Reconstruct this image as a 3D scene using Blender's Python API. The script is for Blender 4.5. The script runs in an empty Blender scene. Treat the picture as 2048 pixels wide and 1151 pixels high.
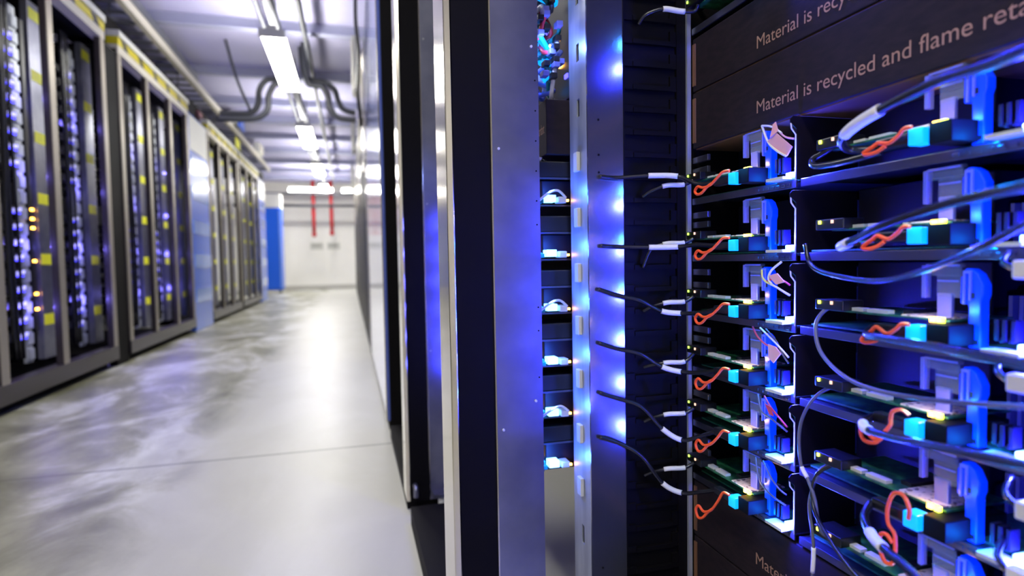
import bpy, bmesh, math, random
from mathutils import Vector, Matrix
random.seed(7)
S = bpy.context.scene
C = S.collection

# ------------------------------------------------------------------ camera, world, exposure
cam_d = bpy.data.cameras.new('camera')
cam = bpy.data.objects.new('camera', cam_d)
C.objects.link(cam)
S.camera = cam
FPX, YAW, PITCH, ROLL = 1180.0, math.radians(15.3), math.radians(-2.65), math.radians(1.0)
cam_d.sensor_width = 36.0
cam_d.lens = FPX / 2048.0 * 36.0
fw = Vector((math.sin(YAW) * math.cos(PITCH), math.cos(YAW) * math.cos(PITCH), math.sin(PITCH)))
rt = Vector((math.cos(YAW), -math.sin(YAW), 0.0))
up = rt.cross(fw)
c_, s_ = math.cos(ROLL), math.sin(ROLL)
rt2, up2 = c_ * rt - s_ * up, s_ * rt + c_ * up
cam.matrix_world = Matrix((
    (rt2.x, up2.x, -fw.x, 0.0), (rt2.y, up2.y, -fw.y, 0.0), (rt2.z, up2.z, -fw.z, 0.8), (0, 0, 0, 1)))
cam_d.clip_start = 0.02
cam_d.dof.use_dof = True
cam_d.dof.focus_distance = 0.92
cam_d.dof.aperture_fstop = 2.8

w = bpy.data.worlds.new('world')
S.world = w
w.use_nodes = True
w.node_tree.nodes['Background'].inputs[0].default_value = (0.5, 0.55, 0.75, 1)
w.node_tree.nodes['Background'].inputs[1].default_value = 0.02
S.view_settings.view_transform = 'Standard'
S.view_settings.look = 'None'
S.view_settings.exposure = 0.86
S.view_settings.gamma = 1.0
S.view_settings.use_curve_mapping = False
S.cycles.use_denoising = True
S.cycles.sample_clamp_indirect = 4.0
S.cycles.max_bounces = 8
LAMP_STRENGTH = 25.0
LED_WATT = 1.25

# ------------------------------------------------------------------ helpers
def lin(r, g, b):
    f = lambda c: (c / 12.92 if c <= 0.04045 else ((c + 0.055) / 1.055) ** 2.4)
    return (f(r / 255.0), f(g / 255.0), f(b / 255.0), 1.0)

def mat(name, col, rough=0.5, metal=0.0, emit=None, estr=0.0, trans=0.0, spec=None, coat=0.0, alpha=1.0):
    m = bpy.data.materials.new(name)
    m.use_nodes = True
    b = m.node_tree.nodes['Principled BSDF']
    b.inputs['Base Color'].default_value = col
    b.inputs['Roughness'].default_value = rough
    b.inputs['Metallic'].default_value = metal
    if emit:
        b.inputs['Emission Color'].default_value = emit
        b.inputs['Emission Strength'].default_value = estr
    if trans:
        b.inputs['Transmission Weight'].default_value = trans
    if spec is not None:
        b.inputs['Specular IOR Level'].default_value = spec
    if coat:
        b.inputs['Coat Weight'].default_value = coat
        b.inputs['Coat Roughness'].default_value = 0.08
    if alpha < 1:
        b.inputs['Alpha'].default_value = alpha
    return m

def noise_col(m, c1, c2, scale, detail=4.0, lo=0.35, hi=0.65, stretch=(1, 1, 1), rough=None, bump=0.0):
    nt = m.node_tree
    b = nt.nodes['Principled BSDF']
    tc = nt.nodes.new('ShaderNodeTexCoord')
    mp = nt.nodes.new('ShaderNodeMapping')
    mp.inputs['Scale'].default_value = stretch
    n = nt.nodes.new('ShaderNodeTexNoise')
    n.inputs['Scale'].default_value = scale
    n.inputs['Detail'].default_value = detail
    r = nt.nodes.new('ShaderNodeValToRGB')
    r.color_ramp.elements[0].position = lo
    r.color_ramp.elements[1].position = hi
    r.color_ramp.elements[0].color = c1
    r.color_ramp.elements[1].color = c2
    nt.links.new(tc.outputs['Object'], mp.inputs['Vector'])
    nt.links.new(mp.outputs['Vector'], n.inputs['Vector'])
    nt.links.new(n.outputs['Fac'], r.inputs['Fac'])
    nt.links.new(r.outputs['Color'], b.inputs['Base Color'])
    if rough:
        mr = nt.nodes.new('ShaderNodeMapRange')
        mr.inputs['To Min'].default_value = rough[0]
        mr.inputs['To Max'].default_value = rough[1]
        nt.links.new(n.outputs['Fac'], mr.inputs['Value'])
        nt.links.new(mr.outputs['Result'], b.inputs['Roughness'])
    if bump:
        bp = nt.nodes.new('ShaderNodeBump')
        bp.inputs['Strength'].default_value = bump
        bp.inputs['Distance'].default_value = 0.002
        nt.links.new(n.outputs['Fac'], bp.inputs['Height'])
        nt.links.new(bp.outputs['Normal'], b.inputs['Normal'])
    return m

class MB:
    """collects shapes for ONE mesh object"""
    def __init__(self):
        self.v, self.f, self.sm = [], [], []
    def add(self, vs, fs, smooth=False):
        o = len(self.v)
        self.v += [tuple(p) for p in vs]
        self.f += [tuple(i + o for i in q) for q in fs]
        self.sm += [smooth] * len(fs)
        return self
    def box(self, x0, x1, y0, y1, z0, z1):
        x0, x1 = min(x0, x1), max(x0, x1); y0, y1 = min(y0, y1), max(y0, y1); z0, z1 = min(z0, z1), max(z0, z1)
        vs = [(x0,y0,z0),(x1,y0,z0),(x1,y1,z0),(x0,y1,z0),(x0,y0,z1),(x1,y0,z1),(x1,y1,z1),(x0,y1,z1)]
        return self.add(vs, [(0,3,2,1),(4,5,6,7),(0,1,5,4),(1,2,6,5),(2,3,7,6),(3,0,4,7)])
    def prism(self, poly, axis, a0, a1):
        """poly: 2D outline in the two other axes (x:(y,z) y:(x,z) z:(x,y))"""
        def P(p, a):
            return {'x': (a, p[0], p[1]), 'y': (p[0], a, p[1]), 'z': (p[0], p[1], a)}[axis]
        n = len(poly)
        vs = [P(p, a0) for p in poly] + [P(p, a1) for p in poly]
        fs = [tuple(range(n)), tuple(range(2 * n - 1, n - 1, -1))]
        fs += [(i, i + n, (i + 1) % n + n, (i + 1) % n) for i in range(n)]
        return self.add(vs, fs)
    def tube(self, pts, r, seg=8, closed=False, smooth=True):
        pts = [Vector(p) for p in pts]
        n = len(pts)
        rr = r if isinstance(r, (list, tuple)) else [r] * n
        rings, prev = [], None
        for i, p in enumerate(pts):
            if closed:
                t = pts[(i + 1) % n] - pts[i - 1]
            else:
                t = pts[min(i + 1, n - 1)] - pts[max(i - 1, 0)]
            t.normalize()
            if prev is None:
                a = Vector((0, 0, 1)) if abs(t.z) < 0.9 else Vector((1, 0, 0))
                nrm = (a - t * a.dot(t)).normalized()
            else:
                nrm = (prev - t * prev.dot(t))
                nrm = nrm.normalized() if nrm.length > 1e-6 else prev
            prev = nrm
            b = t.cross(nrm)
            rings.append([p + (nrm * math.cos(k * 2 * math.pi / seg) + b * math.sin(k * 2 * math.pi / seg)) * rr[i] for k in range(seg)])
        vs = [q for ring in rings for q in ring]
        fs = []
        m = n if closed else n - 1
        for i in range(m):
            j = (i + 1) % n
            for k in range(seg):
                l = (k + 1) % seg
                fs.append((i * seg + k, i * seg + l, j * seg + l, j * seg + k))
        self.add(vs, fs, smooth)
        if not closed:
            o = len(self.v) - len(vs)
            self.f += [tuple(o + k for k in range(seg - 1, -1, -1)), tuple(o + (n - 1) * seg + k for k in range(seg))]
            self.sm += [False, False]
        return self
    def cyl(self, p0, p1, r, seg=16):
        return self.tube([p0, p1], r, seg)
    def build(self, name, m, parent=None, bevel=0.0, loc=None):
        me = bpy.data.meshes.new(name)
        me.from_pydata(self.v, [], self.f)
        me.polygons.foreach_set('use_smooth', self.sm)
        me.materials.append(m)
        me.update()
        bm = bmesh.new(); bm.from_mesh(me)
        bmesh.ops.recalc_face_normals(bm, faces=bm.faces)
        bm.to_mesh(me); bm.free()
        o = bpy.data.objects.new(name, me)
        C.objects.link(o)
        if parent:
            o.parent = parent
        if loc:
            o.location = loc
        if bevel:
            md = o.modifiers.new('edge', 'BEVEL')
            md.width = bevel; md.segments = 2; md.limit_method = 'ANGLE'
        return o

def smooth_path(pts, n=6, closed=False):
    pts = [Vector(p) for p in pts]
    out, L = [], len(pts)
    rng = range(L) if closed else range(L - 1)
    for i in rng:
        g = (lambda k: pts[k % L]) if closed else (lambda k: pts[max(0, min(L - 1, k))])
        a, b, c, d = g(i - 1), g(i), g(i + 1), g(i + 2)
        for k in range(n):
            t = k / n
            out.append(0.5 * ((2 * b) + (c - a) * t + (2 * a - 5 * b + 4 * c - d) * t * t + (3 * b - a - 3 * c + d) * t ** 3))
    if not closed:
        out.append(pts[-1])
    return out

def tag(o, label, cat, group=None, kind=None):
    o['label'] = label; o['category'] = cat
    if group: o['group'] = group
    if kind: o['kind'] = kind
    return o

def thing(name, label, cat, loc=(0, 0, 0), group=None):
    o = bpy.data.objects.new(name, None)
    C.objects.link(o)
    o.empty_display_size = 0.05
    o.location = loc
    return tag(o, label, cat, group)

def struct(o):
    o['kind'] = 'structure'
    return o

def copy_tree(o, parent=None):
    c = o.copy(); C.objects.link(c)
    if parent: c.parent = parent
    for ch in list(o.children):
        copy_tree(ch, c)
    return c

def point(name, loc, col, watt, r=0.004, parent=None):
    l = bpy.data.lights.new(name, 'POINT')
    l.color = col; l.energy = watt; l.shadow_soft_size = r
    o = bpy.data.objects.new(name, l); C.objects.link(o)
    o.location = loc
    if parent: o.parent = parent
    return o

# ------------------------------------------------------------------ materials
M = {}
M['black'] = mat('black_powder_coat', lin(9, 7, 9), 0.6, spec=.12)
M['black_matte'] = mat('black_sheet', lin(9, 7, 9), 0.65, spec=.12)
M['black_plastic'] = mat('black_plastic', lin(14, 14, 18), 0.35)
M['cable_black'] = mat('black_cable', lin(24, 24, 28), 0.24)
M['cable_grey'] = mat('grey_cable', lin(90, 90, 100), 0.4)
M['galv'] = noise_col(mat('galvanised_steel', lin(170, 172, 178), 0.3, 0.85), lin(128, 129, 146), lin(142, 143, 158), 14, 3, rough=(0.27, 0.36))
M['galv_light'] = noise_col(mat('brushed_post_steel', lin(180, 184, 190), 0.45, 0.6), lin(165, 170, 178), lin(200, 204, 208), 25, 3, stretch=(1, 1, .2), rough=(.35, .5))
M['alu'] = mat('polished_aluminium', lin(215, 208, 190), 0.16, 1.0)
M['steel_door'] = mat('glossy_pale_blue_door', lin(112, 134, 232), 0.14, 0.3, coat=.8)
M['cream'] = mat('cream_frame_paint', lin(214, 208, 192), 0.4)
M['frame_dark'] = mat('dark_frame_paint', lin(58, 52, 54), 0.3, 0.3)
M['post_lit'] = mat('lamp_lit_post', lin(158, 150, 136), 0.42, 0.5)  # lighter copy of the dark post paint for its lamp-lit face
M['door_black'] = mat('glossy_black_door', lin(16, 14, 20), 0.5, spec=.25)
M['post_mirror'] = mat('bright_post_steel', lin(165, 166, 172), 0.17, 0.92)
M['white'] = mat('white_paint', lin(232, 232, 226), 0.5)
M['pcb'] = noise_col(mat('circuit_green', lin(20, 80, 50), 0.4), lin(14, 58, 40), lin(40, 110, 70), 90, 2)
M['chip_white'] = mat('pale_connector', lin(205, 205, 195), 0.45)
M['card_label'] = noise_col(mat('beige_card_label', lin(225, 205, 175), 0.6), lin(230, 212, 184), lin(120, 95, 85), 120, 2, 0.55, 0.62)
M['chip_black'] = mat('black_chip', lin(20, 22, 26), 0.4)
M['clear'] = mat('clear_plastic', lin(190, 195, 225), 0.1, trans=0.5, alpha=0.22)
M['lilac'] = mat('frosted_plastic', lin(112, 116, 185), 0.3, trans=0.15)
M['pillar'] = mat('blue_handle_glow', lin(14, 62, 255), 0.25, emit=(0.0, 0.05, 1.0, 1), estr=0.25, trans=0.15)  # emission paints the LED light caught by the plastic handle
M['led_block'] = mat('cyan_led_block', lin(210, 235, 255), 0.3, emit=(0.18, 0.55, 1.0, 1), estr=2.2)
M['cyan_glow'] = mat('cyan_glow_plastic', lin(30, 150, 255), 0.3, emit=(0.0, 0.28, 1.0, 1), estr=0.9)  # painted glow, also on plugs and cords that are no lamps
M['led_orange'] = mat('orange_led', lin(255, 170, 40), 0.4, emit=(1.0, 0.42, 0.05, 1), estr=9.0)
M['led_yellow'] = mat('yellow_led', lin(230, 255, 60), 0.4, emit=(0.75, 0.9, 0.05, 1), estr=6.0)
M['led_green'] = mat('green_led', lin(160, 230, 60), 0.4, emit=(0.4, 0.8, 0.08, 1), estr=2.0)
M['led_amber'] = mat('amber_led', lin(230, 190, 160), 0.4, emit=(1.0, 0.55, 0.3, 1), estr=0.8)
M['label_glow'] = mat('glowing_white_label', lin(225, 225, 255), 0.4, emit=(0.45, 0.42, 1.0, 1), estr=.45)  # light caught by the cable labels, put in as emission
M['led_blue'] = mat('blue_led', lin(60, 60, 255), 0.4, emit=(0.06, 0.05, 1.0, 1), estr=3.0)
M['orange'] = mat('orange_pull_loop', lin(255, 92, 36), 0.5)
M['sleeve'] = mat('white_label_sleeve', lin(228, 225, 222), 0.4)
M['pink'] = mat('pink_tag', lin(235, 170, 185), 0.6)
M['wire_red'] = mat('red_wire', lin(200, 60, 70), 0.4)
M['wire_yellow'] = mat('yellow_wire', lin(220, 200, 80), 0.4)
M['teal'] = mat('teal_cable', lin(20, 130, 120), 0.4)
M['sled_face'] = mat('sled_dark_face', lin(16, 12, 28), 0.5, spec=.3)
M['tray'] = mat('tray_steel', lin(98, 98, 112), 0.3, 0.85)
M['filler'] = noise_col(mat('dark_brown_filler', lin(46, 36, 40), 0.7, spec=.2), lin(27, 21, 24), lin(37, 28, 30), 40, 5, stretch=(1, 1, 3))
M['filler_under'] = mat('brown_board', lin(110, 74, 44), 0.7)
M['ink'] = mat('tan_ink', lin(160, 122, 96), 0.7)
M['yellow_label'] = mat('yellow_label', lin(235, 235, 30), 0.5)
M['blue'] = mat('blue_panel_paint', lin(30, 96, 225), 0.3, coat=0.4)
M['blue_light'] = mat('pale_blue_gloss', lin(110, 150, 240), 0.2, coat=0.6)
M['red'] = mat('red_pipe_paint', lin(175, 35, 40), 0.4)
M['pipe_black'] = mat('black_pipe_wrap', lin(52, 54, 60), 0.4)
M['grey'] = mat('grey_steel', lin(120, 122, 128), 0.4, 0.5)
M['lamp'] = mat('lamp_diffuser', lin(255, 255, 250), 0.5, emit=(1.0, 0.985, 0.93, 1), estr=LAMP_STRENGTH)
M['lamp_far'] = mat('bright_lamp_diffuser', lin(255, 255, 250), 0.5, emit=(1.0, 0.985, 0.93, 1), estr=LAMP_STRENGTH * 2.0)
M['ceiling'] = noise_col(mat('ceiling_paint', lin(222, 222, 245), 0.6), lin(206, 203, 242), lin(216, 213, 244), 1.2, 4)
M['beam'] = mat('ceiling_beam_paint', lin(176, 178, 205), 0.5)
M['wall'] = noise_col(mat('wall_paint', lin(244, 242, 235), 0.55), lin(242, 240, 232), lin(248, 246, 240), 0.8, 3)

# hazard stripes on the rack top tape
mh = mat('hazard_tape', lin(220, 205, 40), 0.4)
nt = mh.node_tree
tc = nt.nodes.new('ShaderNodeTexCoord'); sx = nt.nodes.new('ShaderNodeSeparateXYZ')
ad = nt.nodes.new('ShaderNodeMath'); ad.operation = 'ADD'
ml = nt.nodes.new('ShaderNodeMath'); ml.operation = 'MULTIPLY'; ml.inputs[1].default_value = 2.4
fr = nt.nodes.new('ShaderNodeMath'); fr.operation = 'FRACT'
gt = nt.nodes.new('ShaderNodeMath'); gt.operation = 'GREATER_THAN'; gt.inputs[1].default_value = 0.74
mx = nt.nodes.new('ShaderNodeMix'); mx.data_type = 'RGBA'
mx.inputs['A'].default_value = lin(214, 200, 30); mx.inputs['B'].default_value = lin(30, 28, 26)
nt.links.new(tc.outputs['Object'], sx.inputs[0])
nt.links.new(sx.outputs['Y'], ad.inputs[0]); nt.links.new(sx.outputs['Z'], ad.inputs[1])
nt.links.new(ad.outputs[0], ml.inputs[0]); nt.links.new(ml.outputs[0], fr.inputs[0]); nt.links.new(fr.outputs[0], gt.inputs[0])
nt.links.new(gt.outputs[0], mx.inputs['Factor'])
nt.links.new(mx.outputs['Result'], nt.nodes['Principled BSDF'].inputs['Base Color'])
M['hazard'] = mh

# polished concrete floor: cloudy stains, a worn path, saw-cut joints
mf = mat('polished_concrete', lin(200, 200, 190), 0.3)
nt = mf.node_tree; bs = nt.nodes['Principled BSDF']
tc = nt.nodes.new('ShaderNodeTexCoord')
def nz(scale, detail, stretch, dist=0.0, rgh=0.55):
    mp = nt.nodes.new('ShaderNodeMapping'); mp.inputs['Scale'].default_value = stretch
    n = nt.nodes.new('ShaderNodeTexNoise'); n.inputs['Scale'].default_value = scale; n.inputs['Detail'].default_value = detail
    n.inputs['Distortion'].default_value = dist; n.inputs['Roughness'].default_value = rgh
    nt.links.new(tc.outputs['Object'], mp.inputs['Vector']); nt.links.new(mp.outputs['Vector'], n.inputs['Vector'])
    return n
def ramp(src, stops):
    r = nt.nodes.new('ShaderNodeValToRGB')
    els = r.color_ramp.elements
    els[0].position, els[0].color = stops[0]
    els[1].position, els[1].color = stops[-1]
    for p, c in stops[1:-1]:
        e = els.new(p); e.color = c
    nt.links.new(src, r.inputs['Fac'])
    return r
n1 = nz(1.6, 8, (1.3, 0.75, 1), 0.6, 0.62)
n2 = nz(6.0, 8, (1.0, 0.6, 1), 0.3, 0.7)
r1 = ramp(n1.outputs['Fac'], [(0.36, lin(116, 116, 90)), (0.49, lin(158, 157, 134)), (0.58, lin(206, 206, 202))])
r2 = ramp(n2.outputs['Fac'], [(0.36, lin(196, 196, 184)), (0.66, lin(255, 255, 255))])
mm = nt.nodes.new('ShaderNodeMix'); mm.data_type = 'RGBA'; mm.blend_type = 'MULTIPLY'; mm.inputs['Factor'].default_value = 0.8
nt.links.new(r1.outputs['Color'], mm.inputs['A']); nt.links.new(r2.outputs['Color'], mm.inputs['B'])
# bands: the smoother strip on the right third of the aisle
sx = nt.nodes.new('ShaderNodeSeparateXYZ'); nt.links.new(tc.outputs['Object'], sx.inputs[0])
wv = nt.nodes.new('ShaderNodeMath'); wv.operation = 'MULTIPLY_ADD'; wv.inputs[1].default_value = 0.35
nt.links.new(n1.outputs['Fac'], wv.inputs[0]); nt.links.new(sx.outputs['X'], wv.inputs[2])
band = ramp(wv.outputs[0], [(0.0, (0, 0, 0, 1)), (1.0, (1, 1, 1, 1))])
mr = nt.nodes.new('ShaderNodeMapRange'); mr.inputs['From Min'].default_value = -0.62; mr.inputs['From Max'].default_value = -0.40
nt.links.new(wv.outputs[0], mr.inputs['Value'])
m2 = nt.nodes.new('ShaderNodeMix'); m2.data_type = 'RGBA'
m2.inputs['B'].default_value = lin(184, 183, 174)
sc_ = nt.nodes.new('ShaderNodeMath'); sc_.operation = 'MULTIPLY'; sc_.inputs[1].default_value = 0.9
nt.links.new(mr.outputs['Result'], sc_.inputs[0]); nt.links.new(sc_.outputs[0], m2.inputs['Factor'])
nt.links.new(mm.outputs['Result'], m2.inputs['A'])
# joints every 4 m across the aisle
jy = nt.nodes.new('ShaderNodeMath'); jy.operation = 'ADD'; jy.inputs[1].default_value = -2.63 + 40.0
nt.links.new(sx.outputs['Y'], jy.inputs[0])
jm = nt.nodes.new('ShaderNodeMath'); jm.operation = 'MODULO'; jm.inputs[1].default_value = 4.0
nt.links.new(jy.outputs[0], jm.inputs[0])
jl = nt.nodes.new('ShaderNodeMath'); jl.operation = 'LESS_THAN'; jl.inputs[1].default_value = 0.02
nt.links.new(jm.outputs[0], jl.inputs[0])
jk = nt.nodes.new('ShaderNodeMath'); jk.operation = 'MULTIPLY'; jk.inputs[1].default_value = 0.55
nt.links.new(jl.outputs[0], jk.inputs[0])
m3 = nt.nodes.new('ShaderNodeMix'); m3.data_type = 'RGBA'; m3.inputs['B'].default_value = lin(70, 68, 56)
nt.links.new(jk.outputs[0], m3.inputs['Factor']); nt.links.new(m2.outputs['Result'], m3.inputs['A'])
nt.links.new(m3.outputs['Result'], bs.inputs['Base Color'])
rr_ = nt.nodes.new('ShaderNodeMapRange'); rr_.inputs['To Min'].default_value = 0.30; rr_.inputs['To Max'].default_value = 0.46
nt.links.new(n2.outputs['Fac'], rr_.inputs['Value']); nt.links.new(rr_.outputs['Result'], bs.inputs['Roughness'])
M['floor'] = mf

# ------------------------------------------------------------------ the room
XL, XR, YB, YF, ZC = -3.4, 1.8, 20.2, -2.5, 3.42
struct(MB().box(XL, XR, YF, YB, -0.1, 0.0).build('floor', M['floor']))
struct(MB().box(XL, XR, YF, YB, ZC, ZC + 0.1).build('ceiling', M['ceiling']))
struct(MB().box(XL - .1, XL, YF, YB, -0.1, ZC + .1).build('wall_left', M['wall']))
struct(MB().box(XR, XR + .1, YF, YB, -0.1, ZC + .1).build('wall_right', M['wall']))
struct(MB().box(XL - .1, XR + .1, YB, YB + .1, -0.1, ZC + .1).build('wall_back', M['wall']))
struct(MB().box(XL - .1, XR + .1, YF - .1, YF, -0.1, ZC + .1).build('wall_front', M['wall']))
struct(MB().box(XL + .01, XR - .01, YB - .015, YB, 0.0, 0.12).build('baseboard_back', mat('baseboard_paint', lin(190, 188, 180), 0.5)))
for i, y in enumerate([-1.4, 0.2, 1.8, 3.5, 5.2, 6.9, 8.6, 10.1, 11.3, 12.7, 14.2, 15.7, 17.2, 18.7]):
    # a pressed beam: web with two flanges
    b = MB().box(XL, XR, y, y + .05, ZC - .10, ZC).box(XL, XR, y - .03, y + .08, ZC - .112, ZC - .098)
    struct(b.build('trim_%d' % (i + 1), M['beam']))

# ------------------------------------------------------------------ ceiling lamps (rows of tube lights above the aisle)
LX, LZ = -0.60, 2.8
lamp_names = {5.62: 'long white tube lamp hanging over the aisle, nearest one in view',
              9.14: 'white tube lamp over the aisle, second in the line from the near end',
              12.5: 'white tube lamp over the aisle, third in the line from the near end',
              15.6: 'white tube lamp over the aisle, last and smallest in the line',
              2.1: 'white tube lamp over the near end of the aisle above the picture',
              -1.4: 'white tube lamp over the aisle behind the viewer'}
def ceiling_lamp(x, y0, y1, z, label, along='y', group='tube lamps over the aisle'):
    t = thing('ceiling_lamp', label, 'lamp', (x, (y0 + y1) / 2, z), group)
    h = (y1 - y0) / 2
    def bx(mb, a0, a1, b0, b1, z0, z1):
        return mb.box(a0, a1, b0, b1, z0, z1) if along == 'y' else mb.box(b0, b1, a0, a1, z0, z1)
    hb = MB(); bx(hb, -.04, .04, -h - .03, h + .03, .05, .085)
    bx(hb, -.11, .11, -h - .035, -h - .005, -.02, .05); bx(hb, -.11, .11, h + .005, h + .035, -.02, .05)
    hb.build('housing', M['white'], t, 0.006)
    db = MB()
    n = 10
    prof = [(-.085, .036), (-.1, .03)] + [(.1 * math.cos(math.pi + k * math.pi / n), .028 - .045 * abs(math.sin(k * math.pi / n)) ** .7) for k in range(1, n)] + [(.1, .03), (.085, .036)]
    if along == 'y':
        db.prism(prof, 'y', -h, h)
    else:
        db.prism(prof, 'x', -h, h)
    db.build('diffuser', M['lamp'], t)
    for s in (-.6, .6):
        p = (0, s * h) if along == 'y' else (s * h, 0)
        MB().cyl((p[0], p[1], .08), (p[0], p[1], .17), .008, 8).build('hanger', M['grey'], t)
    return t
for y0, lab in lamp_names.items():
    ceiling_lamp(LX, y0, y0 + 1.65, LZ, lab)
t = thing('ceiling_lamp', 'white tube lamp set crosswise above the far end of the aisle', 'lamp', (-1.0, 17.6, 2.86))
MB().box(-.6, .6, -.06, .06, .03, .09).build('housing', M['white'], t, .006)
MB().prism([(-.1, .028), (-.07, -.01), (0, -.02), (.07, -.01), (.1, .028)], 'x', -.58, .58).build('diffuser', M['lamp_far'], t)
t = thing('ceiling_lamp', 'small white lamp by the right racks at the far end of the aisle', 'lamp', (-0.02, 17.6, 2.86))
MB().box(-.14, .14, -.06, .06, .03, .09).build('housing', M['white'], t, .006)
MB().prism([(-.09, .028), (-.06, -.01), (0, -.02), (.06, -.01), (.09, .028)], 'x', -.13, .13).build('diffuser', M['lamp_far'], t)

# strut channel the lamps hang from, with a conduit beside it
ch = thing('strut_channel', 'grey strut channel running along the ceiling above the tube lamps', 'channel', (LX, 0, 2.97))
MB().box(-.045, .045, YF + .05, 17.4, 0, .012).box(-.045, -.033, YF + .05, 17.4, 0, .06).box(.033, .045, YF + .05, 17.4, 0, .06).build('rail', M['grey'], ch)
for y in range(-2, 18, 2):
    MB().cyl((0, y, .01), (0, y, 3.245 - 2.97 + .15), .008, 8).build('threaded_rod', M['grey'], ch)
tag(MB().tube([(LX + .22, YF + .05, 3.15), (LX + .22, 17.3, 3.15)], .028, 10).build('conduit', M['pipe_black']),
    'dark conduit along the ceiling just right of the lamp channel', 'conduit')
tag(MB().tube([(LX - .15, YF + .05, 3.15), (LX - .15, 17.3, 3.15)], .02, 10).build('conduit', M['grey']),
    'slim grey conduit along the ceiling just left of the lamp channel', 'conduit')

# black wrapped pipes that step over the lamp line
def cross_pipe(pts, label, r=.034):
    return tag(MB().tube(smooth_path(pts, 7), r, 10).build('pipe', M['pipe_black']), label, 'pipe', 'black pipes beside the nearest lamp')
cross_pipe([(-.74, 7.66, ZC), (-.76, 7.66, 3.06), (-.90, 7.66, 3.0), (-.98, 7.66, 2.88), (-1.0, 7.66, 2.72), (-1.08, 7.66, 2.61), (-1.3, 7.66, 2.585), (-1.42, 7.66, 2.585)], 'outer black pipe curving down to the left of the nearest lamp')
cross_pipe([(-.70, 7.5, ZC), (-.71, 7.5, 3.0), (-.80, 7.5, 2.9), (-.86, 7.5, 2.78), (-.88, 7.5, 2.62), (-.98, 7.5, 2.52), (-1.2, 7.5, 2.49), (-1.42, 7.5, 2.49)], 'inner black pipe curving down to the left of the nearest lamp')
cross_pipe([(-.50, 7.66, ZC), (-.46, 7.66, 3.08), (-.34, 7.66, 3.03), (-.22, 7.66, 3.01), (-.12, 7.66, 2.93), (-.08, 7.66, 2.80), (-.02, 7.66, 2.70), (.12, 7.66, 2.66)], 'outer black pipe curving down to the right of the nearest lamp')
cross_pipe([(-.46, 7.5, ZC), (-.43, 7.5, 2.98), (-.35, 7.5, 2.93), (-.26, 7.5, 2.91), (-.20, 7.5, 2.80), (-.17, 7.5, 2.66), (-.08, 7.5, 2.56), (.12, 7.5, 2.54)], 'inner black pipe curving down to the right of the nearest lamp')
cross_pipe([(-1.32, 7.6, ZC), (-1.22, 7.6, 3.0), (-1.12, 7.6, 2.72), (-1.08, 7.6, 2.62)], 'thin slanting black pipe left of the nearest lamp', .016)
# far end: red pipes, dark cross pipe, notices, wall
for x, zb, lab in ((-1.02, 1.62, 'left red pipe'), (-.5, 1.66, 'right red pipe')):
    t = thing('red_pipe', lab + ' dropping down the white end wall', 'pipe', (x, 18.9, 0), 'red pipes on the end wall')
    MB().tube([(0, 0, ZC), (0, 0, zb + .1)], .055, 12).build('shaft', M['red'], t)
    MB().tube([(0, 0, zb + .1), (0, 0, zb + .06), (0, 0, zb)], [.075, .075, .03], 12).build('nozzle', M['red'], t)
    s = thing('wall_notice', 'small pale notice on the end wall under the ' + lab, 'notice', (x, YB - .006, 1.38), 'notices on the end wall')
    MB().box(-.2, .2, 0, .006, -.11, .11).build('board', mat('notice_board', lin(205, 205, 195), .5), s)
    MB().box(-.15, .15, -.002, 0, .03, .06).box(-.15, .1, -.002, 0, -.02, .0).build('print', mat('notice_print', lin(150, 150, 140), .5), s)
tag(MB().tube([(XL, 18.7, 2.55), (XR, 18.7, 2.55)], .04, 10).build('cross_pipe', M['pipe_black']), 'dark level pipe crossing the aisle in front of the end wall', 'pipe')
tag(MB().tube([(XL, 18.7, 2.9), (XR, 18.7, 2.9)], .035, 10).build('cross_pipe', M['grey']), 'grey level pipe above the dark one at the aisle end', 'pipe')

# blue cabinet at the end of the left row
t = thing('blue_cabinet', 'tall bright blue cabinet closing the far end of the left rack row', 'cabinet', (-2.16, 17.4, 0))
MB().box(-.42, .36, 0, .6, .1, 2.36).build('body', M['blue'], t, .01)
MB().box(-.40, .34, -.02, 0, .14, 2.33).build('door', M['blue'], t, .006)
for s in (-.40, .32):
    MB().box(s - .02, s + .03, -.035, -.02, .14, 2.3).build('edge_trim', M['blue_light'], t)
for x, y in ((-.3, .08), (.25, .08), (-.3, .5), (.25, .5)):
    MB().cyl((x, y, 0), (x, y, .1), .04, 12).build('foot', M['white'], t)
MB().box(-.42, .36, .02, .6, 2.36, 2.75).box(-.35, .28, .0, .02, 2.4, 2.7).build('top_box', M['white'], t, .01)

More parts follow.
